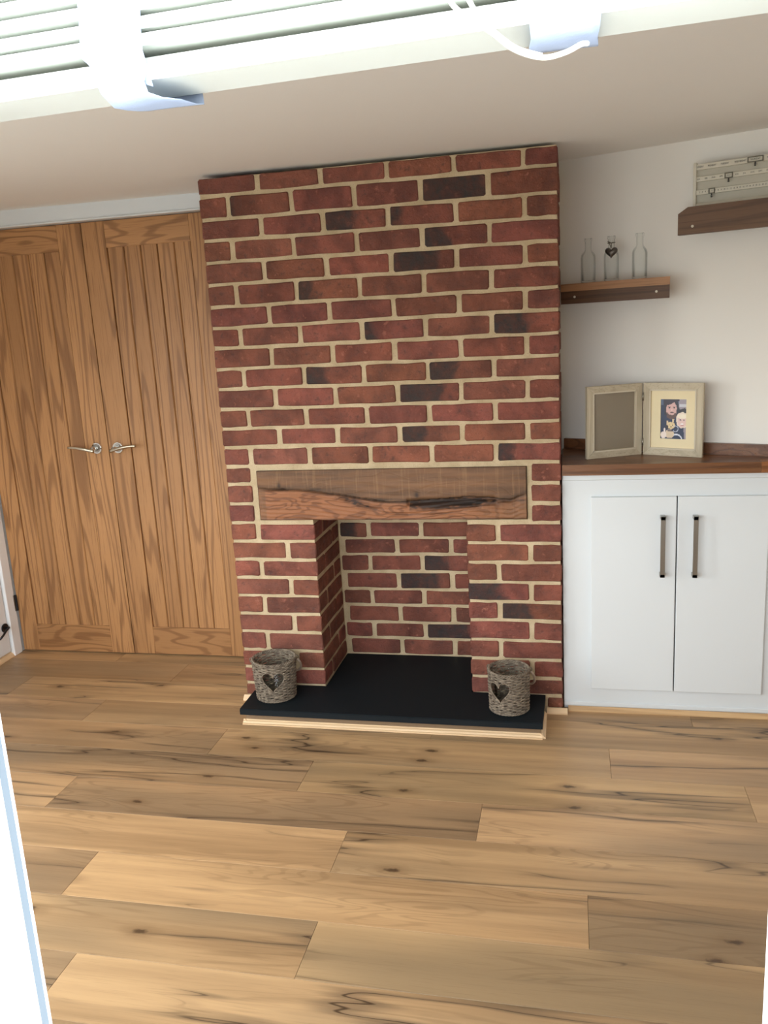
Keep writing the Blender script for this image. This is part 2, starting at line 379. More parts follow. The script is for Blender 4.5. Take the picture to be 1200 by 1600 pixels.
ce = G(); ce.add([(LX - .06, WY - .08, ceil_z(LX)), (2.75, WY - .08, ceil_z(2.75)), (2.75, .6, ceil_z(2.75)), (LX - .06, .6, ceil_z(LX)),
                  (LX - .06, WY - .08, 2.1), (2.75, WY - .08, 2.1), (2.75, .6, 2.1), (LX - .06, .6, 2.1)],
                 [(0, 1, 2, 3), (4, 5, 6, 7), (0, 1, 5, 4), (2, 3, 7, 6), (0, 3, 7, 4), (1, 2, 6, 5)])
setp(ce.out('ceiling', 'ceiling'), 'low plain ceiling painted warm off-white', 'ceiling', kind='structure')
# left wall with side window opening (unseen, sized for the light it lets in), back wall behind doors, right walls
lw = G(); lw.box(LX - .12, LX, -1.15, .60, 0, 2.0); lw.box(LX - .12, LX, WY, -1.95, 0, 2.0)
lw.box(LX - .12, LX, -1.95, -1.15, 0, .10); lw.box(LX - .12, LX, -1.95, -1.15, 1.82, 2.0)
setp(lw.out('wall_left', 'wall'), 'off-white left side wall beside the oak doors', 'wall', kind='structure')
setp(G().box(LX, -.0, .46, .58, 0, 2.0).out('wall_behind_doors', 'wall'), 'white wall hidden behind the oak doors', 'wall', kind='structure')
F = WALLX
wall = [tuple(F @ Vector(v)) for v in [(-.72, .018, 0), (.95, .018, 0), (.95, .10, 0), (-.72, .10, 0), (-.72, .018, 2.0), (.95, .018, 2.0), (.95, .10, 2.0), (-.72, .10, 2.0)]]
setp(mk('wall_alcove', wall, [(0, 1, 2, 3), (4, 5, 6, 7), (0, 1, 5, 4), (1, 2, 6, 5), (2, 3, 7, 6), (3, 0, 4, 7)], 'wall'), 'off-white slanting alcove wall behind the wooden shelves', 'wall', kind='structure')
setp(G().box(2.66, 2.75, WY, -.2, 0, 2.0).out('wall_right', 'wall'), 'off-white right side wall outside the view', 'wall', kind='structure')
# window wall
OX0, OX1, OZ0, OZ1 = -1.15, 1.40, .60, 1.90
ww = G(); ww.box(LX - .12, OX0, WY - .10, WY, 0, 2.0); ww.box(OX1, 2.75, WY - .10, WY, 0, 2.0)
ww.box(OX0, OX1, WY - .10, WY, 0, OZ0); ww.box(OX0, OX1, WY - .10, WY, OZ1, 2.0)
setp(ww.out('wall_window', 'wall'), 'wall with the long window the picture is taken through', 'wall', kind='structure')

# white lintel over doors
tr = G(); tr.box(LX, -.0, .36, .47, 1.901, 1.975); tr.box(LX, -.0, .352, .37, 1.900, 1.908, .002)
setp(tr.out('trim_1', 'white'), 'white painted header board above the oak double doors', 'trim', kind='structure')
# left frame (architrave)
j = thing('trim_2', 'white painted door casing at the left edge', 'trim', (LX, .37, 0), kind='structure')
box('casing', 'upvc', j, LX + .001, LX + .022, .335, .392, 0, 1.90, .003)
box('door_stop', 'white', j, LX + .001, LX + .014, .392, .44, 0, 1.90, .002)
box('hinge_leaf', 'steel', j, LX + .021, LX + .024, .383, .391, .205, .282)
box('hinge_barrel', 'iron', j, LX + .0225, LX + .031, .391, .399, .205, .282, .002)

# ------------------------------------------------------------------ oak doors
def oak_door(name, label, x0, x1, px0, px1, hx, direction):
    """hx = rosette centre x, direction = side the lever points to"""
    yf = .402; d = thing(name, label, 'door', ((x0 + x1) / 2, yf, 0), kind='structure')
    z0, z1 = .007, 1.899; zb, zt = .137, 1.793
    box('stile', 'oak_z', d, x0, px0, yf, yf + .035, z0, z1, .0015)
    box('stile', 'oak_z', d, px1, x1, yf, yf + .035, z0, z1, .0015)
    box('rail', 'oak_x', d, px0, px1, yf + .0006, yf + .0345, z0, zb, .0012)
    box('rail', 'oak_x', d, px0, px1, yf + .0006, yf + .0345, zt, z1, .0012)
    n = 5; w = (px1 - px0) / n
    for i in range(n):
        a, b = px0 + i * w, px0 + (i + 1) * w; e = .0034; yy = yf + .005
        poly = [(a + .0009, yy + e + .001), (a + e + .0010, yy), (b - e - .0010, yy), (b - .0009, yy + e + .001), (b - .0009, yy + .02), (a + .0009, yy + .02)]
        G().prism(poly, 'z', zb - .002, zt + .002).out('board', 'oak_z', d)
    box('panel_backing', 'dark', d, px0 - .004, px1 + .004, yf + .022, yf + .03, zb - .004, zt + .004)
    zc = .963
    h = G()
    h.add(*disc(hx, yf - .0005, zc, .0262, .006)); h.out_handle = None
    hd = h.out('handle_rose', 'chrome', d, smooth=False)
    r2 = G(); r2.add(*disc(hx, yf - .006, zc, .0185, .003)); r2.out('rose_ring', 'steel', hd)
    nk = G().tube([(hx, yf - .006, zc), (hx, yf - .028, zc), (hx, yf - .046, zc)], .009, 12, rad=[.0105, .0085, .009]); nk.out('neck', 'chrome', hd, smooth=True)
    pts = []; rad = []
    for i in range(13):
        t = i / 12; pts.append((hx + direction * (-.012 + .122 * t), yf - .048 - .006 * math.sin(math.pi * t), zc + .002 - .010 * (1 - t) ** 1.5 + (.010 * math.sin(t * 1.9))))
        rad.append(((.0085 - .0028 * t), (.0070 - .001 * t)))
    G().tube(pts, .006, 12, rad=rad, up=(0, 0, 1)).out('lever', 'satin', hd, smooth=True)
    return d
def disc(cx, cy, cz, r, t, n=28):
    v = [(cx + r * math.cos(2 * math.pi * i / n), cy, cz + r * math.sin(2 * math.pi * i / n)) for i in range(n)]
    v += [(cx + r * .9 * math.cos(2 * math.pi * i / n), cy - t, cz + r * .9 * math.sin(2 * math.pi * i / n)) for i in range(n)]
    return v, [tuple(range(n)), tuple(range(n, 2 * n))[::-1]] + [(i, (i + 1) % n, n + (i + 1) % n, n + i) for i in range(n)]
oak_door('door_1', 'left oak cottage door with upright boards and chrome lever', -1.286, -.7105, -1.200, -.8215, -.7640, -1)
oak_door('door_2', 'right oak cottage door with upright boards beside the brick chimney', -.7070, -.131, -.603, -.2285, -.6620, 1)
trr = G().box(-.129, -.0, .395, .46, 0, 1.90, 0)
setp(trr.out('trim_3', 'white'), 'white post between the right oak door and the brick chimney', 'trim', kind='structure')
# white door on the left wall with iron handle
d3 = thing('door_3', 'white painted door on the left wall with small iron handle', 'door', (LX, .0, 0), kind='structure')
box('door_leaf', 'upvc', d3, LX + .001, LX + .012, -.68, .325, .03, 1.85, .002)
hk = G().add([(LX + .012 + dx, .303 + .021 * math.cos(a), .152 + .021 * math.sin(a)) for dx in (0, .006) for a in [i * math.pi / 8 for i in range(16)]],
             [tuple(range(16)), tuple(range(16, 32))] + [(i, (i + 1) % 16, 16 + (i + 1) % 16, 16 + i) for i in range(16)]).out('handle', 'iron', d3)
G().tube([(LX + .018, .303, .152), (LX + .036, .303, .155), (LX + .043, .296, .158), (LX + .045, .272, .152), (LX + .046, .245, .138), (LX + .044, .222, .128)], .005, 8).out('handle_lever', 'iron', hk, smooth=True)
bb = G().prism([(LX + .0005, 0), (LX + .020, 0), (LX + .020, .004), (LX + .010, .018), (LX + .0005, .022)], 'y', -.70, .334)
setp(bb.out('baseboard_left', 'pale_y'), 'pale wood beading along the foot of the left wall', 'beading', kind='structure')

# ------------------------------------------------------------------ chimney breast
cb = thing('chimney_breast', 'red brick chimney breast with sandy mortar and open firebox', 'fireplace', (.614, .2, 0))
BW = 1.2275
ZT = [(1.955, 1.949), (1.890, 1.887), (1.8125, 1.8045), (1.743, 1.7305), (1.668, 1.658), (1.593, 1.585), (1.5148, 1.5122), (1.4413, 1.4410), (1.3705, 1.3640), (1.2960, 1.2915), (1.2230, 1.2195), (1.1497, 1.1450),
      (1.0785, 1.0735), (1.008, 1.0040), (.9362, .9318), (.8688, .8578), (.7954, .7854), (.7215, .7150), (.6505, .6415), (.5775, .5700), (.5060, .4960), (.4345, .4225), (.3610, .3505), (.2880, .2748), (.2115, .2020), (.1400, .1310), (.0705, .0630), (.0150, .0140), (.0, .0)]
def zj(k, x): a, b = ZT[k]; return a + (b - a) * max(0, min(1, x / BW))
def brick(parent, x0, x1, z0, z1, yf, dep, face='front', color=(1, 1, 1, 0), zslope=0):
    """irregular brick; face front: seen along +y at y=yf. face left/right: lies along y between x0..x1 (as y values) at plane x=yf"""
    rj = lambda a: random.uniform(-a, a)
    w, h = x1 - x0, z1 - z0; cut = min(.0048, w * .2)
    per = [(0, cut), (0, h - cut), (cut, h), (w * .33, h), (w * .67, h), (w - cut, h), (w, h - cut), (w, cut), (w - cut, 0), (w * .67, 0), (w * .33, 0), (cut, 0)]
    rc = .0018
    per = [(px + (rj(rc * .8)), pz + rj(rc)) for px, pz in per]
    # slight wedge
    wz = rj(.0015); proud = rj(.0018)
    per = [(px, pz + wz * (px / max(w, .01) - .5)) for px, pz in per]
    n = len(per); cx, cz = w / 2, h / 2; v = []
    for px, pz in per:
        ins = .0032; v.append((px + (ins if px < cx else -ins) * (1 if abs(px - cx) > w * .3 else 0), 0 + proud + rj(.0006), pz + (ins if pz < cz else -ins)))
    for px, pz in per: v.append((px, .0035 + proud, pz))
    for px, pz in per: v.append((px, dep, pz))
    v.append((cx, -.0006 + proud, cz))
    f = [(i, (i + 1) % n, 3 * n) for i in range(n)]
    f += [(i, (i + 1) % n, n + (i + 1) % n, n + i) for i in range(n)] + [(n + i, n + (i + 1) % n, 2 * n + (i + 1) % n, 2 * n + i) for i in range(n)]
    out = []
    for px, py, pz in v:
        if face == 'front': out.append((x0 + px, yf + py, z0 + pz + zslope * px))
        elif face == 'right': out.append((yf - py, x0 + px, z0 + pz))      # visible from +x
        else: out.append((yf + py, x0 + px, z0 + pz))
    return mk('brick', out, f, 'brick', parent, color=color)
def tintc(dark=0.0, k=1.0, h=None):
    s = random.uniform(.84, 1.12) * k
    t = h or (1, random.uniform(.96, 1.12), random.uniform(.90, 1.05))
    return (s * t[0], s * t[1], s * t[2], dark)
BED, PER = .0060, .0083
special = {(2, 1): .22, (2, 4): .98, (3, 2): .55, (3, 3): .2, (4, 4): .45, (5, 3): .85, (6, 2): .30, (8, 5): .60, (8, 3): .30, (10, 2): .36, (10, 4): .42, (11, 3): .75, (13, 3): .52, (14, 5): .25, (7, 3): .0, (15, 0): .9}
pale = {(14, 1): 1.25, (14, 3): 1.12}
for r in range(1, 15):
    odd = r % 2 == 1
    edges = [0, .22, .445, .67, .895, 1.12, BW] if odd else [0, .1075, .3325, .5575, .7825, 1.0075, BW]
    edges = [0] + [e + random.uniform(-.003, .003) for e in edges[1:-1]] + [BW]
    for i in range(6):
        a = edges[i] + (0 if i == 0 else PER + random.uniform(-.0015, .001)); b = edges[i + 1] - (0 if i == 5 else PER + random.uniform(-.0015, .001))
        m_ = (a + b) / 2; zt_, zb_ = zj(r - 1, m_), zj(r, m_)
        if r == 1: zt_ -= .0
        dep = .05
        if i == 0 or i == 5: dep = .1025 if (b - a) > .15 else .215
        sl = (zj(r, b) - zj(r, a)) / (b - a)
        col = tintc(special.get((r, i), 0), pale.get((r, i), 1.0), (1, 1.12, 1.1) if (r, i) == (14, 1) else None)
        brick(cb, a, b, zb_ + BED - sl * (b - a) / 2, zt_ - BED - sl * (b - a) / 2 + (0 if r > 1 else .000), 0 + random.uniform(-.0012, .0012), dep, color=col, zslope=sl)
def pier_row(r, segs, deps):
    for s, (a, b) in enumerate(segs):
        m_ = (a + b) / 2; dk = special2.get((r, round(m_, 1)), 0)
        brick(cb, a, b, zj(r, m_) + BED, zj(r - 1, m_) - BED, random.uniform(-.0012, .0012), deps[s], color=tintc(dk))
special2 = {(15, 0.1): .5, (21, 1.0): .6, (22, 1.1): .55, (19, 1.2): 0}
PL, PR, HZ = .330, .8955, .0715          # pier edges, hearth top
for r in (15, 16, 17):
    pier_row(r, [(0, .098)], [.215]); pier_row(r, [(1.127, BW)], [.215])
for r in range(18, 27):
    if r % 2 == 0:
        pier_row(r, [(0, .0985), (.116, PL)], [.215, .1025]); pier_row(r, [(PR, .999), (1.016, BW)], [.215, .1025])
    else:
        pier_row(r, [(0, .2115), (.2285, PL)], [.1025, .215]); pier_row(r, [(PR, 1.1115), (1.1285, BW)], [.1025, .215])
for a, b in ((0, .055), (1.172, BW)):
    brick(cb, a, b, .020, zj(26, a) - BED, 0, .1025, color=tintc())
# side faces: firebox cheeks and the outer returns
def cheek(xp, face, r0_, r1_, ymax, parity, xx):
    for r in range(r0_, r1_):
        z0, z1 = zj(r, xx) + BED, zj(r - 1, xx) - BED; y = .1025 if (r % 2 == 1) == parity else .215
        y += 2 * PER
        while y < ymax - .03:
            e = min(y + .205, ymax); brick(cb, y, e, z0, z1, xp, .03, face, color=tintc(.0 if random.random() > .12 else .5, .95)); y = e + 2 * PER
cheek(PL, 'right', 18, 27, .322, False, PL)
cheek(PR, 'left', 18, 27, .322, False, PR)
cheek(BW, 'right', 1, 15, .36, False, BW)
cheek(0, 'left', 1, 27, .40, True, 0)
# firebox back wall
YB = .330; zb = [.662 + .07, .645, .5746, .5061, .4315, .3562, .2871, .2131, .1426, HZ - .003]
ze = {(4, 1): .85, (3, 2): .45, (7, 2): .9, (1, 0): .6}
for k in range(9):
    segs = [(.352, .560), (.578, .780), (.800, .892)] if k % 2 == 0 else [(.334, .444), (.461, .662), (.680, .892)]
    for i, (a, b) in enumerate(segs):
        zt_ = zb[k] if k else .716
        if k == 0: zt_ = zb[1] + .075
        brick(cb, a, b, zb[k + 1] + BED, min(zt_, .729) - BED, YB, .04, color=tintc(ze.get((k, i), 0), .92))
# mortar body (recessed behind the brick faces)
R = .0042
cz = lambda x: ceil_z(x) - .012
def mort(*a): G().box(*a).out('mortar', 'mortar', cb)
mort(R, BW - R, R, .405, .9325, 1.947)                      # above the beam
mort(R, .1220, R, .41, .7337, .9325); mort(1.1125, BW - R, R, .41, .7287, .9325)
mort(.1220, 1.1125, R, .114, .9192, .9325); mort(.1220, 1.1125, .114, .41, .7365, .9325)
mort(R, PL - R, R, .41, .0, .7318); mort(PR + R, BW - R, R, .41, .0, .7285)
mort(R, .1220, R, .41, .7318, .7337); mort(.1220, PL - R, .004, .112, .7312, .7318)
mort(PL - R, PR + R, YB + R, .41, 0, .7365)
bd = [(0, 0), (-.016, 0), (-.016, .004), (-.008, .014), (-.003, .020), (0, .020)]
def bead(name, label, mat, x0, x1, y, h=1., parent=None):
    o = G().prism([(y + a * h, b * h) for a, b in bd], 'x', x0, x1).out(name, mat, parent)
    if label: setp(o, label, 'beading', kind='structure')
    return o
bead('baseboard_chimney', 'short pale wood beading at the foot of the bricks right of the hearth', 'pale_x', 1.170, 1.244, -.001)
bead('baseboard_chimney_left', 'stub of pale wood beading at the foot of the bricks left of the hearth', 'pale_x', -.012, .056, -.001)

# ------------------------------------------------------------------ beam with natural shake
def lerp(tab, x):
    for (a, u), (b, v) in zip(tab, tab[1:]):
        if x <= b: return u + (v - u) * max(0, (x - a)) / (b - a)
    return tab[-1][1]
bx0, bx1, bz0, bz1 = .1235, 1.1110, .7325, .9190
be = thing('mantel_beam', 'rough brown oak beam with a dark wavy split set over the firebox', 'beam', ((bx0 + bx1) / 2, .05, bz0))
crackA = [(0, 112), (60, 121), (110, 121), (200, 124), (300, 137), (400, 151), (460, 161), (540, 176), (600, 182), (720, 181), (800, 174), (880, 166), (960, 163), (1050, 170), (1120, 178), (1190, 150)]
crackB = [(0, 150), (300, 150), (400, 168), (480, 197), (530, 215), (600, 230), (700, 238), (800, 238), (900, 226), (1000, 203), (1100, 184), (1190, 178)]
NX, NZ = 240, 56; V = []; Fc = []; stain = []; sap = []
for i in range(NX + 1):
    u = i / NX; px = 10 + u * 1178
    ca, cb_ = lerp(crackA, px), lerp(crackB, px)
    for k in range(NZ + 1):
        w = k / NZ; py = 258 - w * 218
        nz = noise.noise(Vector((px * .012, py * .05, 3))); n2 = noise.noise(Vector((px * .05, py * .15, 9)))
        dA = py - ca + 1.5 * n2; dB = py - cb_ + 3 * n2
        y = -.006 + .0012 * nz
        edge_l = min(1, px / 80); edge_r = min(1, max(0, (1190 - px)) / 90); amp = min(edge_l, edge_r)
        if dA > 0:                                  # below the split: hollowed flowing wood
            y += amp * (.013 * math.exp(-dA / 7) + .008 * math.exp(-dA / 32) + .0022 * math.sin(dA * .35 + px * .004))
        if 680 < px < 1060: y += amp * .012 * math.exp(-((py - 184 - (px - 860) * -.03) / 13) ** 2)
        y += amp * .005 * math.exp(-(dB / 4) ** 2) * (px > 380)
        st = math.exp(-((dA - 1.5) / (4.5 + 2.5 * n2)) ** 2) * (.35 + .65 * amp)
        st = max(st, .85 * math.exp(-((dA + 5) / 11) ** 2) * (.55 + nz), .8 * math.exp(-((dA - 5) / 7) ** 2) * amp * (.6 + nz))
        g = 190 - (px - 870) * .03
        if px > 690: st = max(st, min(1, 1.5 * math.exp(-((py - g) / (19 if px < 1000 else 10)) ** 2) * max(0, 1.25 - abs(px - 850) / 240) * (1.35 + 1.3 * n2)))
        if 330 < px < 560: st = max(st, min(1, 1.4 * math.exp(-((py - lerp(crackB, px) + 4) / 13) ** 2) * (.9 + 1.2 * n2) * max(0, 1 - abs(px - 450) / 110)))
        st = max(st, .55 * math.exp(-(dB / 2.6) ** 2) * (px > 360))
        for kx, kz in ((110, 105), (725, 155)): st = max(st, .9 * math.exp(-((px - kx) / 9) ** 2 - ((py - kz) / 16) ** 2))
        if px < 14 or px > 1184 or py > 254 or py < 43: st = max(st, .5)
        if 150 < px < 320 and 0 < dA < 14: st = st * .6
        V.append((bx0 + u * (bx1 - bx0), y, bz0 + w * (bz1 - bz0))); stain.append(max(0, min(1, st))); sap.append(max(0, min(1, dA / 12)) * (1 if not (px < 40) else .4) * (1 - .7 * max(0, (px - 900) / 290)))
for i in range(NX):
    for k in range(NZ): a = i * (NZ + 1) + k; Fc.append((a, a + NZ + 1, a + NZ + 2, a + 1))
nv = len(V)
# back box verts
fr = [i * (NZ + 1) for i in range(NX + 1)]; top = [i * (NZ + 1) + NZ for i in range(NX + 1)]
V += [(V[i][0], .112, bz0) for i in fr] + [(V[i][0], .112, bz1) for i in top]; stain += [.2] * (2 * NX + 2); sap += [0] * (2 * NX + 2)
for i in range(NX):
    Fc.append((fr[i], nv + i, nv + i + 1, fr[i + 1])); Fc.append((top[i], top[i + 1], nv + NX + 2 + i, nv + NX + 1 + i))
    Fc.append((nv + i, nv + NX + 1 + i, nv + NX + 2 + i, nv + i + 1))
Fc.append(tuple(range(0, NZ + 1)) + (nv + NX + 1, nv)); Fc.append(tuple(NX * (NZ + 1) + k for k in range(NZ + 1))[::-1] + (nv + NX, nv + 2 * NX + 1))
bo = mk('timber', V, Fc, 'beam', be, smooth=False)
for nm, arr in (('stain', stain), ('sapwood', sap)):
    at = bo.data.attributes.new(nm, 'FLOAT', 'POINT'); at.data.foreach_set('value', arr)
for p in bo.data.polygons:
    if len(p.vertices) == 4: p.use_smooth = True

# ------------------------------------------------------------------ hearth
he = thing('hearth', 'black slate hearth slab on a low pale-edged plinth', 'hearth', (.614, -.1, 0))
sl = G().prism([(.0625, -.2275), (1.1615, -.2295), (1.1650, -.0035), (PR - .001, -.0035), (PR - .001, YB - .001), (PL + .001, YB - .001), (PL + .001, -.0035), (.0600, -.0035)], 'z', .0475, .070)
bm = bmesh.new(); tmp = bpy.data.meshes.new('t'); tmp.from_pydata(sl.v, [], sl.f); bm.from_mesh(tmp)
bmesh.ops.bevel(bm, geom=[e for e in bm.edges if e.verts[0].co.z > .06 and e.verts[1].co.z > .06 and e.calc_length() > .5], offset=.0025, segments=2, affect='EDGES')
bm.verts.index_update(); mk('slab', [v.co for v in bm.verts], [[v.index for v in f.verts] for f in bm.faces], 'slate', he); bm.free()
box('plinth', 'plinth', he, .072, 1.1535, -.196, -.004, .0, .0475)
bdh = [(-.196, 0), (-.213, 0), (-.213, .005), (-.209, .006), (-.206, .011), (-.200, .014), (-.199, .017), (-.196, .017)]
bev = G().prism(bdh, 'x', .062, 1.1600).out('beading', 'pale_x', he)
G().prism([(1.1535 + (-a - .196), b) for a, b in bdh], 'y', -.205, -.017).out('beading', 'pale_y', he)
G().prism([(.072 - (-a - .196) * .6, b) for a, b in bdh], 'y', -.205, -.017).out('beading', 'pale_y', he)

# ------------------------------------------------------------------ wicker lanterns
def heart(t):      # t 0..2pi -> unit heart, width 2, centred
    x = 16 * math.sin(t) ** 3; y = 13 * math.cos(t) - 5 * math.cos(2 * t) - 2 * math.cos(3 * t) - math.cos(4 * t)
    return x / 16, (y + 2) / 15
HP = [heart(2 * math.pi * i / 60) for i in range(60)]
def inside(px, py):
    c = False; n = len(HP)
    for i in range(n):
        x1, y1 = HP[i]; x2, y2 = HP[(i + 1) % n]
        if (y1 > py) != (y2 > py) and px < (x2 - x1) * (py - y1) / (y2 - y1) + x1: c = not c
    return c
def lantern(name, label, cx, cy, rb, rt, H, ang, hw, hz, tilt, ring_ang, handle, seed):
    rnd = random.Random(seed); z0 = .0705
    t = thing(name, label, 'lantern', (cx, cy, z0), group='wicker heart lanterns on the hearth')
    rad = lambda z: rb + (rt - rb) * (z / H) ** .8
    def cut(th, z, grow=1.0):
        d = (th - ang + math.pi) % (2 * math.pi) - math.pi
        a = d * rad(z) / hw; b = (z - hz) / hw
        a, b = a * math.cos(tilt) - b * math.sin(tilt), a * math.sin(tilt) + b * math.cos(tilt)
        return abs(d) < 1.4 and inside(a / grow, b / grow)
    g = G(); rows = 25; NS = 26
    for r in range(rows):
        z = .006 + (H - .014) * r / (rows - 1); run = []
        for i in range(131):
            th = 2 * math.pi * i / 130; zz = z + .0009 * math.sin(th * 3 + r * 2.1) + rnd.uniform(-.0003, .0003)
            rr = rad(z) + .0024 * math.cos(th * NS / 2 + math.pi * (r % 2)) + rnd.uniform(-.0004, .0004)
            if cut(th, zz):
                if len(run) > 2: g.tube(run, .0031, 5)
                run = []
            else: run.append((cx + rr * math.cos(th), cy + rr * math.sin(th), z0 + zz))
        if len(run) > 2: g.tube(run, .0031, 5)
    setp(g.out('woven_side', 'wicker', t, smooth=True), kind='stuff')
    st = G()
    for s in range(NS):
        th = 2 * math.pi * (s + .5) / NS; run = []
        for k in range(25):
            z = .003 + (H - .006) * k / 24
            if cut(th, z, 1.02):
                if len(run) > 1: st.tube(run, .002, 5)
                run = []
            else: run.append((cx + rad(z) * math.cos(th), cy + rad(z) * math.sin(th), z0 + z))
        if len(run) > 1: st.tube(run, .002, 5)
    setp(st.out('stakes', 'wicker', t, smooth=True), kind='stuff')
    def rope(z, rr, amp, rad_, tw, nm):
        q = G()
        for ph in (0, 2.09, 4.19):
            pts = []
            for i in range(120):
                th = 2 * math.pi * i / 120; pts.append((cx + (rr + amp * math.cos(th * tw + ph)) * math.cos(th), cy + (rr + amp * math.cos(th * tw + ph)) * math.sin(th), z0 + z + amp * math.sin(th * tw + ph)))
            q.tube(pts, rad_, 5, closed=True)
        q.out(nm, 'wicker', t, smooth=True)
    rope(H - .001, rt, .0034, .0028, 15, 'rim'); rope(.0052, rb + .001, .0024, .0025, 13, 'foot_rim')
    hb = []
    for a, b in HP:
        a2, b2 = a * math.cos(-tilt) - b * math.sin(-tilt), a * math.sin(-tilt) + b * math.cos(-tilt)
        z = hz + b2 * hw * 1.0; th = ang + a2 * hw / rad(z); hb.append((cx + (rad(z) + .0015) * math.cos(th), cy + (rad(z) + .0015) * math.sin(th), z0 + z))
    G().tube(hb, .0022, 6, closed=True).out('heart_border', 'wicker', t, smooth=True)
    G().lathe([(rb - .003, 0.001), (rb - .003, .004), (0, .004)], cx, cy, 24, z0).out('base', 'wicker', t)
    for s, a in enumerate(ring_ang):
        ox, oy = cx + (rt + .004) * math.cos(a), cy + (rt + .004) * math.sin(a); pts = []
        tx, ty = -math.sin(a), math.cos(a)
        for i in range(16):
            u = 2 * math.pi * i / 16; pts.append((ox + .0085 * math.cos(u) * math.cos(a) + .002 * tx, oy + .0085 * math.cos(u) * math.sin(a) + .002 * ty, z0 + H - .006 + .0085 * math.sin(u)))
        G().tube(pts, .0016, 6, closed=True).out('handle_ring', 'pewter', t, smooth=True)
    # carrying handle fallen to one side
    a0, a1 = ring_ang; p0 = Vector((cx + (rt + .008) * math.cos(a0), cy + (rt + .008) * math.sin(a0), z0 + H - .012)); p1 = Vector((cx + (rt + .008) * math.cos(a1), cy + (rt + .008) * math.sin(a1), z0 + H - .012))
    drop = Vector(handle); pts = []
    for i in range(25):
        u = i / 24; s = math.sin(math.pi * u) ** .7; pts.append(p0.lerp(p1, u) + drop * s + Vector((0, 0, 0)))
    G().tube(pts, .0042, 8).out('carrying_handle', 'rope', t, smooth=True)
    # glass jar standing inside
    jr = rb - .016; jh = H * .84
    j = thing('glass_jar', 'clear glass jar inside the ' + ('left' if seed == 1 else 'right') + ' wicker lantern', 'jar', (cx, cy, z0 + .0045), group='glass jars inside the wicker lanterns')
    G().lathe([(0, .0), (jr * .96, .0), (jr, .005), (jr, jh - .006), (jr + .0015, jh), (jr - .001, jh + .001), (jr - .0028, jh - .004), (jr - .0028, .008), (jr - .006, .005), (0, .005)], cx, cy, 40, z0 + .0045).out('jar_body', 'glass', j, smooth=True)
# angle of the heart: towards camera-left
lantern('wicker_lantern', 'grey wicker heart lantern on the left end of the hearth', .1640, -.1020, .0705, .0800, .152, math.radians(-76), .0420, .084, .06,
        (math.radians(187), math.radians(18)), (.045, .075, -.075), 1)
lantern('wicker_lantern', 'grey wicker heart lantern on the right end of the hearth', 1.0425, -.1230, .0665, .0700, .150, math.radians(-114), .0400, .084, -.12,
        (math.radians(160), math.radians(8)), (.058, .060, -.080), 2)

# ------------------------------------------------------------------ cupboard under worktop
cu = thing('alcove_cupboard', 'white built-in two-door cupboard right of the chimney breast', 'cupboard', (1.66, .1, 0))
CX0, CX1, YC = 1.2315, 2.055, .030
fr = G(); fr.box(CX0, CX1, YC, YC + .018, .016, .880)
fr.out('face_frame', 'white', cu)
box('top_moulding', 'white', cu, CX0, CX1, YC - .007, YC, .860, .881, .003)
box('bottom_moulding', 'white', cu, CX0, CX1, YC - .006, YC, .020, .036, .002)
box('side_panel', 'white', cu, CX0, CX0 + .016, YC + .018, .33, .0, .880)
for nm, x0, x1, hx in (('door', 1.3275, 1.6100, 1.5640), ('door', 1.6135, 1.9030, 1.6690)):
    d = box(nm, 'white', cu, x0, x1, YC - .016, YC - .0005, .0925, .8025, .0035)
    zc0, zc1 = .5265, .7400; hw = .0078; yy = YC - .016
    h = G(); h.box(hx - hw, hx + hw, yy - .034, yy - .028, zc0, zc1, .001)
    h.box(hx - hw, hx + hw, yy - .034, yy, zc0, zc0 + .012, .001); h.box(hx - hw, hx + hw, yy - .034, yy, zc1 - .012, zc1, .001)
    h.out('handle', 'steel', d)
G().box(1.6102, 1.6133, YC - .003, YC - .0003, .0925, .8025).out('door_gap_shade', 'dark', cu)  # dark strip painted in for the shade between the two doors
bead('baseboard_cupboard', 'oak beading along the foot of the white cupboard', 'oakbead', 1.246, 2.10, YC - .0005, .85)

# worktop staves + upstand
wt_ = thing('worktop', 'dark brown stave worktop with low upstand on the white cupboard', 'worktop', (1.66, .1, .882))
WZ0, WZ1 = .8825, .9195
def wall_x(y): return 1.7941 + (-(y - .1427)) / .3758 * .9267 - .004   # x of upstand face at depth y
rows = [(-.002, .048, [1.868], [(.82, .80, .78), (1.25, 1.15, 1.0)]), (.048, .098, [1.60, 1.72], [(.9, .85, .8), (1.0, .95, .9), (.75, .72, .7)]), (.098, .150, [1.45], [(.8, .8, .8), (.95, .9, .85)]),
        (.150, .205, [1.52], [(.7, .7, .7), (.9, .9, .9)]), (.205, .265, [], [(.8, .75, .7)]), (.265, .33, [], [(.75, .7, .7)]), (.33, .37, [], [(.75, .7, .7)])]
for y0, y1, cuts, cols in rows:
    xe = min(wall_x(y1), 2.055); xs = [1.2315] + [c for c in cuts if c < xe - .03] + [xe]
    for i in range(len(xs) - 1):
        last = i == len(xs) - 2; e0 = min(wall_x(y0), 2.055) if last else xs[i + 1]; e1 = min(wall_x(y1), 2.055) if last else xs[i + 1]
        G().prism([(xs[i] + .0002, y0 + .0002), (e0 - .0002, y0 + .0002), (e1 - .0002, y1 - .0002), (xs[i] + .0002, y1 - .0002)], 'z', WZ0, WZ1).out('stave', 'worktop', wt_, color=(*cols[i], 1))
up = [tuple(WALLX @ Vector(v)) for v in [(a, b, c) for a in (-.603, .24) for b in (.0005, .0165) for c in (WZ1 + .0003, .9585)]]
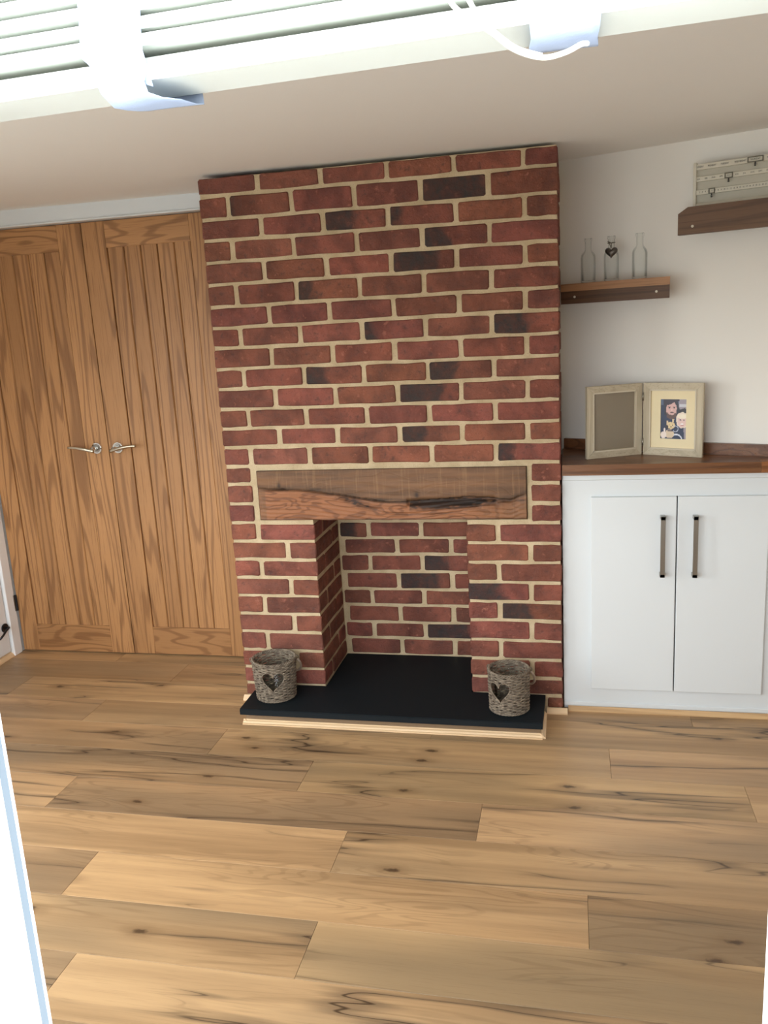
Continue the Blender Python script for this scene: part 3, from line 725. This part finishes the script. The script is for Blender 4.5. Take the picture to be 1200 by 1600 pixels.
mk('upstand', up, [(0, 1, 3, 2), (4, 6, 7, 5), (0, 4, 5, 1), (2, 3, 7, 6), (0, 2, 6, 4), (1, 5, 7, 3)], 'worktop', wt_, color=(.85, .8, .8, 1))

# ------------------------------------------------------------------ shelves on the slanting wall (S frame: x along wall, -y into the room)
WF = .0178
def screw(parent, s, y, z):
    G().add(*disc(s, y, z, .0044, .0012, 12)).out('screw', 'calwood', parent)
sh = thing('wall_shelf', 'lower short brown wooden shelf carrying the glass bottles', 'shelf', (-.38, WF, 1.456), frame='S', group='wooden wall shelves in the alcove')
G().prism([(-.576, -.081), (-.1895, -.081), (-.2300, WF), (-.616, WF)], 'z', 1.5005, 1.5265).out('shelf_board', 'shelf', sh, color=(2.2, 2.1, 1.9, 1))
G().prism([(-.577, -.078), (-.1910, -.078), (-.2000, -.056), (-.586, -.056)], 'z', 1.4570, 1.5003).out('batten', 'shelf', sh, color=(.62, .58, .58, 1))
screw(sh, -.5250, -.0782, 1.4805); screw(sh, -.2349, -.0782, 1.4805)
s2 = thing('wall_shelf', 'upper brown wooden shelf with clipped corner at the right edge', 'shelf', (.1, WF, 1.65), frame='S', group='wooden wall shelves in the alcove')
poly = [(-.168, 1.6535), (.56, 1.6535), (.56, 1.7390), (-.137, 1.7390), (-.168, 1.7200)]
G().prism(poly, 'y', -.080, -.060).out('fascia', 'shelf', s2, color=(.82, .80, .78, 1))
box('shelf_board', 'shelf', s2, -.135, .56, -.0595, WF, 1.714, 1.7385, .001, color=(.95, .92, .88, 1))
screw(s2, -.1213, -.0802, 1.678)

# bottles
def bottle(sc, label, hgt=.149):
    z0 = 1.5272; cy = -.050
    t = thing('glass_bottle', label, 'bottle', (sc, cy, z0), frame='S', group='glass bottles on the lower shelf')
    def ring(w, d, z, p):
        out = []
        for i in range(32):
            a = 2 * math.pi * i / 32; c, s_ = math.cos(a), math.sin(a)
            out.append((sc + w * math.copysign(abs(c) ** p, c), cy + d * math.copysign(abs(s_) ** p, s_), z0 + z))
        return out
    prof = [(.001, 0, .35), (.0205, 0, .38), (.0222, .003, .38), (.0222, .085, .38), (.0205, .094, .45), (.0165, .101, .7), (.0122, .107, 1), (.0112, .113, 1), (.0112, .138, 1), (.0136, .139, 1), (.0136, .1485, 1), (.0098, .149, 1),
            (.0092, .138, 1), (.0092, .110, 1), (.0125, .100, .7), (.0182, .092, .45), (.0197, .083, .38), (.0197, .007, .38), (.001, .006, .35)]
    v = []; f = []
    for w, z, p in prof: v += ring(w, w * .93, z * hgt / .149, p)
    for i in range(len(prof) - 1):
        for j in range(32): f.append((i * 32 + j, i * 32 + (j + 1) % 32, (i + 1) * 32 + (j + 1) % 32, (i + 1) * 32 + j))
    f += [tuple(range(32)), tuple((len(prof) - 1) * 32 + j for j in range(32))]
    mk('bottle_body', v, f, 'glass', t, smooth=True)
    return t
bottle(-.4850, 'clear square glass bottle nearest the chimney breast', .150)
bottle(-.4010, 'clear square glass bottle wearing the silver heart', .150)
bottle(-.3020, 'clear square glass bottle standing apart at the right', .150)
ph = thing('heart_pendant', 'silver heart pendant hanging on the neck of the middle bottle', 'pendant', (-.395, -.07, 1.61), frame='S')
hx, hz, hy = -.3905, 1.6190, -.0815
nv = 28; v = [(hx, hy - .009, hz), (hx, hy + .004, hz)]
for i in range(nv):
    a, b = heart(2 * math.pi * i / nv); v.append((hx + a * .0225, hy, hz + b * .0195))
for i in range(nv):
    a, b = heart(2 * math.pi * i / nv); v.append((hx + a * .0160, hy - .006, hz + b * .0140))
f = [(2 + i, 2 + (i + 1) % nv, 2 + nv + (i + 1) % nv, 2 + nv + i) for i in range(nv)] + [(2 + nv + i, 2 + nv + (i + 1) % nv, 0) for i in range(nv)] + [(1, 2 + (i + 1) % nv, 2 + i) for i in range(nv)]
mk('heart', v, f, 'heart', ph, smooth=True)
cd = G(); cd.tube([(-.4010 + .0125 * math.cos(a), -.050 + .0125 * math.sin(a), 1.6545 + .0015 * math.sin(a)) for a in [2 * math.pi * i / 24 for i in range(24)]], .0015, 6, closed=True)
cd.tube([(-.4035, -.0625, 1.6540), (-.4005, -.068, 1.648), (-.3955, -.073, 1.640), (-.3935, -.0745, 1.634)], .0014, 6)
cd.tube([(-.3965, -.0620, 1.6540), (-.3955, -.067, 1.650), (-.3930, -.073, 1.642), (-.3935, -.0745, 1.634)], .0014, 6)
cd.tube([(-.4035, -.0628, 1.654), (-.408, -.068, 1.659), (-.402, -.070, 1.657), (-.4, -.064, 1.655)], .0012, 6)
cd.out('cord', 'pewter', ph, smooth=True)

# perpetual calendar on the upper shelf
ca = thing('sliding_calendar', 'cream wooden perpetual calendar with sliding day, month and date markers', 'calendar', (.07, -.03, 1.7392), frame='S')
CY = -.030; cx1 = .275
box('back_panel', 'calback', ca, -.132, cx1, CY + .004, CY + .010, 1.7394, 1.872)
box('post', 'calwood', ca, -.1345, -.124, CY - .005, CY + .012, 1.7394, 1.877, .0015)
box('post', 'calwood', ca, cx1 - .002, cx1 + .009, CY - .005, CY + .012, 1.7394, 1.877, .0015)
box('bottom_rail', 'calwood', ca, -.124, cx1 - .002, CY - .004, CY + .004, 1.7394, 1.7510, .001)
railz = [(1.8540, 1.8715), (1.8180, 1.8330), (1.7775, 1.7925)]
fix = (-.0035, -.0055)
for z0, z1 in railz: box('rail', 'calwood', ca, -.126, cx1, CY - .003, CY + .004, z0, z1, .0008)
def text(s, x, z, size, parent, mat='ink', sx=1.0, y=CY - .0034):
    cu_ = bpy.data.curves.new('t', 'FONT'); cu_.body = s; cu_.size = size; cu_.align_x = 'CENTER'; cu_.align_y = 'CENTER'; cu_.extrude = .0002; cu_.resolution_u = 2
    ob = bpy.data.objects.new('t', cu_); me = bpy.data.meshes.new_from_object(ob)
    v = [(x + a.co.x * sx, y - a.co.z, z + a.co.y) for a in me.vertices]; f = [tuple(p.vertices) for p in me.polygons]
    o = mk('lettering', v, f, mat, parent); bpy.data.objects.remove(ob); return o
dz = (1.8628, 1.8255, 1.7850)
for s, x in zip(['SUNDAY', 'MONDAY', 'TUESDAY', 'WEDNESDAY', 'THURSDAY', 'FRIDAY', 'SATURDAY'], (-.1140, -.0770, -.0380, .0085, .0530, .0960, .1400)):
    text(s, x, dz[0], .0072, ca, 'ink', .80)
for i, s in enumerate(['JAN', 'FEB', 'MAR', 'APR', 'MAY', 'JUN', 'JUL', 'AUG', 'SEPT', 'OCT', 'NOV', 'DEC']): text(s, -.1180 + .0234 * i, dz[1], .0068, ca, 'inkgrey', .85)
for i in range(1, 32): text(str(i), -.1225 + .00955 * (i - 1) - (.0015 if i < 6 else 0), dz[2], .0070, ca, 'ink', .8)
def marker(x, w, z, h):
    g = G(); t_ = .003
    g.box(x - w, x + w, CY - .007, CY - .0036, z + h - t_, z + h, .0004); g.box(x - w, x + w, CY - .007, CY - .0036, z - h, z - h + t_, .0004)
    g.box(x - w, x - w + t_, CY - .007, CY - .0036, z - h, z + h, .0004); g.box(x + w - t_, x + w, CY - .007, CY - .0036, z - h, z + h, .0004)
    k = g.out('marker', 'pewter', ca)
    p = G(); p.prism([(x - .0022, z - h - .0005), (x + .0022, z - h - .0005), (x + .0012, z - h - .0030), (x + .0026, z - h - .0065), (x - .0026, z - h - .0065), (x - .0012, z - h - .0030)], 'y', CY - .008, CY - .003)
    p.box(x - .0024, x + .0024, CY - .008, CY - .003, z - h - .0115, z - h - .0078); p.out('marker_peg', 'ink', k)
marker(.0535, .0235, dz[0], .0085); marker(-.0245, .0125, dz[1], .0085); marker(-.0755, .0098, dz[2], .0085)

# ------------------------------------------------------------------ folding double photo frame
pf = thing('double_photo_frame', 'limed wood folding double frame standing open on the worktop', 'photo frame', (1.51, .17, .9197))
def leaf(name, a, b, parent_root, glassy):
    """a, b: world xy of the outer bottom corners, left to right"""
    A = Vector((a[0], a[1], .9198)); D = Vector((b[0] - a[0], b[1] - a[1], 0)); L = D.length; D.normalize(); N = Vector((-D.y, D.x, 0))   # N into the wall side
    tf = lambda g: [tuple(A + D * x + N * y + Vector((0, 0, z))) for x, y, z in g.v]
    H = .2525; fw = .0265
    fb = G().prism([(0, 0), (L, 0), (L - fw, fw), (fw, fw)], 'y', 0, .014); root = mk('frame_bar', tf(fb), fb.f, 'driftwood_x', parent_root)
    g = G().prism([(0, H), (fw, H - fw), (L - fw, H - fw), (L, H)], 'y', 0, .014); mk('frame_bar', tf(g), g.f, 'driftwood_x', parent_root)
    g = G().prism([(0.0002, 0.0006), (fw - .0003, fw), (fw - .0003, H - fw), (0.0002, H - .0006)], 'y', .0004, .0138); mk('frame_bar', tf(g), g.f, 'driftwood', parent_root)
    g = G().prism([(L - .0002, 0.0006), (L - fw + .0003, fw), (L - fw + .0003, H - fw), (L - .0002, H - .0006)], 'y', .0004, .0138); mk('frame_bar', tf(g), g.f, 'driftwood', parent_root)
    g = G(); e = .005; w0 = fw - .0045
    g.box(w0, w0 + e, -.0015, .010, w0, H - w0); g.box(L - w0 - e, L - w0, -.0015, .010, w0, H - w0); g.box(w0, L - w0, -.0015, .010, w0, w0 + e); g.box(w0, L - w0, -.0015, .010, H - w0 - e, H - w0)
    mk('inner_lip', tf(g), g.f, 'limed', parent_root)
    g = G().box(.006, L - .006, .0142, .017, .006, H - .006); mk('backing_board', tf(g), g.f, 'mdf', parent_root)
    i0 = fw - .002
    if glassy:
        g = G().box(i0, L - i0, .0075, .0095, i0, H - i0); mk('empty_insert', tf(g), g.f, 'inkgrey' if False else INSERT, parent_root)
    else:
        # mount with opening
        x0, x1, z0, z1 = .0605, .1495, .0590, .1965
        g = G(); g.box(i0, x0, .0060, .0078, i0, H - i0); g.box(x1, L - i0, .0060, .0078, i0, H - i0); g.box(x0, x1, .0060, .0078, i0, z0); g.box(x0, x1, .0060, .0078, z1, H - i0)
        mk('mount', tf(g), g.f, 'mount', parent_root)
        # printed picture as small coloured cells
        NXp, NZp = 46, 72; v = []; f = []; cols = []
        for k in range(NZp + 1):
            for i in range(NXp + 1): v.append((x0 - .001 + (x1 - x0 + .002) * i / NXp, .0082, z0 - .001 + (z1 - z0 + .002) * k / NZp))
        for k in range(NZp):
            for i in range(NXp):
                f.append((k * (NXp + 1) + i, k * (NXp + 1) + i + 1, (k + 1) * (NXp + 1) + i + 1, (k + 1) * (NXp + 1) + i)); cols.append(picture((i + .5) / NXp, 1 - (k + .5) / NZp))
        g = G().add(v, f); g.box(x0 - .001, x1 + .001, .0084, .0090, z0 - .001, z1 + .001); cols += [(.2, .2, .2)] * 6
        o = mk('printed_photo', tf(g), g.f, 'photo', parent_root); at = o.data.color_attributes.new('paint', 'FLOAT_COLOR', 'CORNER')
        for p in o.data.polygons:
            for li in p.loop_indices: at.data[li].color = (*cols[p.index], 1)
        o['label'] = 'small photo of a bearded man in dark hood, a smiling blonde woman and a tan puppy'
def picture(u, v):
    """u right, v down: man in dark hood left, blonde woman lower right, small dog in front"""
    C = lambda r, g, b: srgb(r, g, b)[:3]
    w = .012 * math.sin(u * 37 + v * 23)
    el = lambda cx, cy, rx, ry: ((u - cx) / rx) ** 2 + ((v - cy) / ry) ** 2 < 1 + w * 6
    c = C(150, 140, 150) if u > .70 else C(74, 92, 122)
    if u > .72 and .12 < v < .2: c = C(196, 196, 204)
    if el(.40, .28, .32, .34): c = C(34, 36, 52)                    # hood
    if v > .40 - .25 * (u < .15) and u < .82 + .1 * v: c = C(26, 42, 74)       # navy jacket
    if el(.42, .27, .205, .215): c = C(206, 164, 158)               # man's face
    if v < .11 + .05 * math.sin(u * 7) and .1 < u < .72: c = C(44, 34, 50)
    if el(.42, .40, .19, .105) and not el(.43, .375, .075, .018): c = C(92, 66, 62)      # beard
    if el(.42, .27, .17, .13): c = C(210, 168, 162)
    for ex in (.34, .52):
        if el(ex, .205, .05, .012): c = C(58, 42, 44)
        if el(ex, .228, .028, .010): c = C(40, 36, 44)
    if el(.44, .28, .028, .035): c = C(226, 188, 180)
    if el(.44, .335, .08, .010): c = C(80, 54, 52)
    if el(.90, .36, .22, .13): c = C(34, 28, 40)                     # her dark hat
    if el(.84, .52, .235, .20): c = C(232, 214, 196)                 # blonde hair
    if el(.83, .545, .17, .165): c = C(226, 192, 184)
    if el(.84, .43, .20, .055): c = C(240, 226, 204)
    for ex in (.77, .90):
        if el(ex, .515, .032, .010): c = C(70, 54, 60)
    if el(.83, .62, .065, .018): c = C(248, 240, 238)
    if el(.83, .642, .06, .008): c = C(170, 84, 88)
    if el(.40, .66, .17, .085): c = C(220, 196, 150)                 # puppy head
    if abs(u - (.27 + (v - .58) * .2)) < .035 and .54 < v < .66: c = C(212, 186, 150)
    if abs(u - (.50 - (v - .5) * .3)) < .035 and .50 < v < .62: c = C(214, 190, 150)
    if el(.25, .70, .06, .05): c = C(46, 40, 54)
    if el(.36, .645, .018, .012) or el(.47, .65, .018, .012): c = C(40, 32, 32)
    if el(.41, .70, .03, .015): c = C(60, 44, 44)
    if el(.36, .87, .17, .11): c = C(214, 192, 164)
    if el(.13, .90, .12, .09) or (el(.16, .80, .04, .08)): c = C(232, 216, 208)          # hand
    if .78 < v < .81 and .28 < u < .56: c = C(40, 34, 66)
    d = math.hypot((u - .58), (v - .74) * 1.55)
    if .095 < d < .125 and u > .5: c = C(186, 190, 206)
    d = math.hypot((u - .62) / 1.0, (v - 1.05) * 1.3)
    if .20 < d < .245 and u > .52: c = C(214, 216, 226)
    return c
INSERT = NT('grey_brown_glazed_insert', .22, 0, .5); INSERT.base(INSERT.mix(INSERT.noise(INSERT.obj(), 6, 1), srgb(128, 116, 98), srgb(136, 124, 106))); INSERT = INSERT.m
leaf('left', (1.3175, .108), (1.5085, .1965), pf, True)
leaf('right', (1.5115, .1925), (1.6975, .0990), pf, False)
for z in (.965, 1.125):
    G().tube([(1.5100, .1900, z - .014), (1.5100, .1900, z + .014)], .0028, 8).out('hinge', 'steel', pf, smooth=True)

# ------------------------------------------------------------------ window the picture is taken through
wn_ = thing('window_1', 'white framed window with its rightmost casement open', 'window', (.12, -2.45, .60), kind='structure')
YW0, YW1 = -2.52, -2.45
def bar(x0, x1, z0, z1, nm='frame_bar'): box(nm, 'upvc', wn_, x0, x1, YW0, YW1, z0, z1, .003)
bar(OX0, OX1, .6005, .655); bar(OX0, OX1, 1.865, 1.899); bar(OX0, OX0 + .05, .655, 1.865); bar(1.3705, OX1 - .0005, .655, 1.865)
bar(.335, .385, .655, 1.865); bar(-.385, -.335, .655, 1.865)
# mullion at the left edge of the picture, a pale blue seal let into its reveal
box('mullion', 'upvc', wn_, .800, .8835, YW0, YW1, .655, 1.865, .002)
box('mullion_nib', 'upvc', wn_, .8836, .8866, YW1 - .0030, YW1, .655, 1.865, .0006)
box('seal', 'gasket', wn_, .8836, .8862, YW1 - .0108, YW1 - .0032, .655, 1.865)
box('mullion_reveal', 'upvc', wn_, .8836, .8866, YW0, YW1 - .0110, .655, 1.865)
for a, b in ((-1.10, -.385), (-.335, .335), (.385, .800)):
    box('pane', 'pane', wn_, a, b, -2.487, -2.483, .655, 1.865)
box('sill', 'upvc', wn_, OX0 - .02, OX1 + .02, -2.36, -2.29, .582, .5995, .004)
w2 = thing('unseen_window_2', 'unseen white framed side window put in the left wall for light from the left', 'window', (LX - .06, -1.55, .10), kind='structure')  # unseen window, added and sized for its daylight from the left
for y0, y1, z0, z1 in ((-1.95, -1.905, .101, 1.819), (-1.195, -1.15, .101, 1.819), (-1.905, -1.195, .101, .16), (-1.905, -1.195, 1.775, 1.819)):
    box('frame_bar', 'upvc', w2, LX - .09, LX - .04, y0, y1, z0, z1, .003)
for y0, y1 in ((-1.905, -1.195),): box('pane', 'pane', w2, LX - .067, LX - .063, y0, y1, .16, 1.775)

# ------------------------------------------------------------------ raised venetian blind
bl = thing('venetian_blind', 'white wooden venetian blind pulled up into a stack across the window', 'blind', (.17, -2.41, 1.56))
def bz(x): return 1.5672 + .0157 * (x - .91)
def slabx(name, mat, x0, x1, y0, y1, dz0, dz1, tilt=0, parent=bl):
    v = [(x, y, bz(x) + dz + tilt * (y - (y0 + y1) / 2)) for x in (x0, x1) for y in (y0, y1) for dz in (dz0, dz1)]
    return mk(name, v, [(0, 1, 3, 2), (4, 6, 7, 5), (0, 4, 5, 1), (2, 3, 7, 6), (0, 2, 6, 4), (1, 5, 7, 3)], mat, parent)
bxa, bxb = -1.03, 1.385
rp = [(-2.432, -.0020), (-2.387, .0), (-2.387, .010), (-2.4225, .0125), (-2.4225, .0055), (-2.432, .0048)]
v = [(x, y, bz(x) + dz) for x in (bxa, bxb) for y, dz in rp]
mk('bottom_rail', v, [tuple(range(6)), tuple(range(6, 12)), *[(i, (i + 1) % 6, 6 + (i + 1) % 6, 6 + i) for i in range(6)]], 'slat', bl)
for k in range(30):
    z = .0160 + .0088 * k
    if bz(bxb) + z + .008 > 1.86: break
    slabx('slat', 'slat', bxa, bxb, -2.431, -2.389, z, z + .0063, .012 * math.sin(k * 1.7))
slabx('head_rail', 'slat', bxa, bxb, -2.436, -2.384, 1.862 - 1.5745, 1.898 - 1.5745 - .004)
def ribbon(name, pts, w0, mat='tape', wv=None, parent=bl):
    """pts: list of (x centre, y, z, half width)"""
    g = G(); v = []; n = len(pts)
    for i, (x, y, z, h, *sk) in enumerate(pts):
        s = sk[0] if sk else 0
        for j in range(7):
            u = j / 6 * 2 - 1; v.append((x + u * h, y - .0008 * (1 - u * u), z + s * u))
    f = []
    for i in range(n - 1):
        for j in range(6): a = i * 7 + j; f.append((a, a + 1, a + 8, a + 7))
    o = mk(name, v, f, mat, parent, smooth=True)
    s_ = o.modifiers.new('s', 'SOLIDIFY'); s_.thickness = .0007; return o
def ladder(xc, twist, seed):
    rn = random.Random(seed); zb_ = bz(xc)
    t = []
    for i in range(26):
        u = i / 25; z = 1.862 + (zb_ + .012 - 1.862) * u
        t.append((xc + .0008 * math.sin(u * 9), -2.4365 - .0012 * math.sin(u * 40), z, .0185, 0))
    if twist:
        t += [(xc + .003, -2.4375, zb_ + .006, .0180, -.003), (xc + .006, -2.4385, zb_ - .001, .0175, -.006)]
        ribbon('ladder_tape', t, 0)
        # loop twisting under the rail
        l = [(xc + .006, -2.4395, zb_ + .008, .0165, -.004), (xc + .005, -2.441, zb_ - .002, .0150, -.003), (xc + .007, -2.440, zb_ - .009, .0140, -.001), (xc + .011, -2.433, zb_ - .0125, .0150, .001),
             (xc + .013, -2.418, zb_ - .0105, .0170, .001), (xc + .013, -2.400, zb_ - .008, .0180, 0), (xc + .012, -2.386, zb_ - .005, .0185, 0), (xc + .010, -2.3835, zb_ + .010, .0185, 0)]
        ribbon('tape_loop', l, 0)
    else:
        t += [(xc + .001, -2.4385, zb_ + .004, .0180, .0005), (xc + .0012, -2.4375, zb_ - .004, .0172, .001), (xc + .0012, -2.433, zb_ - .009, .0168, .0012), (xc, -2.420, zb_ - .010, .0172, .001), (xc, -2.402, zb_ - .007, .0180, 0), (xc, -2.386, zb_ - .004, .0185, 0), (xc, -2.3835, zb_ + .01, .0185, 0)]
        ribbon('ladder_tape', t, 0)
    b_ = [(xc, -2.3835, zb_ + .008 + (1.862 - zb_ - .008) * i / 8, .0185, 0) for i in range(9)]
    ribbon('ladder_tape', b_, 0)
ladder(1.0165, True, 1); ladder(1.2600, False, 2); ladder(.35, False, 3); ladder(-.35, False, 4)
def cordc(pts): 
    # smooth
    P_ = [Vector(p) for p in pts]; out = []
    for i in range(len(P_) - 1):
        p0, p1, p2, p3 = P_[max(i - 1, 0)], P_[i], P_[i + 1], P_[min(i + 2, len(P_) - 1)]
        for k in range(6):
            t = k / 6; out.append(.5 * ((2 * p1) + (-p0 + p2) * t + (2 * p0 - 5 * p1 + 4 * p2 - p3) * t * t + (-p0 + 3 * p1 - 3 * p2 + p3) * t ** 3))
    out.append(P_[-1]); G().tube(out, .0013, 7).out('lift_cord', 'cord', bl, smooth=True)
cordc([(1.196, -2.441, 1.70), (1.200, -2.443, 1.60), (1.2060, -2.445, 1.581), (1.2160, -2.4455, 1.5720), (1.2265, -2.446, 1.5640), (1.2370, -2.446, 1.5555), (1.2500, -2.444, 1.5510), (1.2610, -2.440, 1.5530), (1.2690, -2.436, 1.5570), (1.272, -2.425, 1.5600)])
cordc([(1.205, -2.441, 1.70), (1.2100, -2.443, 1.60), (1.2155, -2.4435, 1.5800), (1.2230, -2.444, 1.5700), (1.2270, -2.4445, 1.5650), (1.2375, -2.4445, 1.5565), (1.2500, -2.443, 1.5520)])
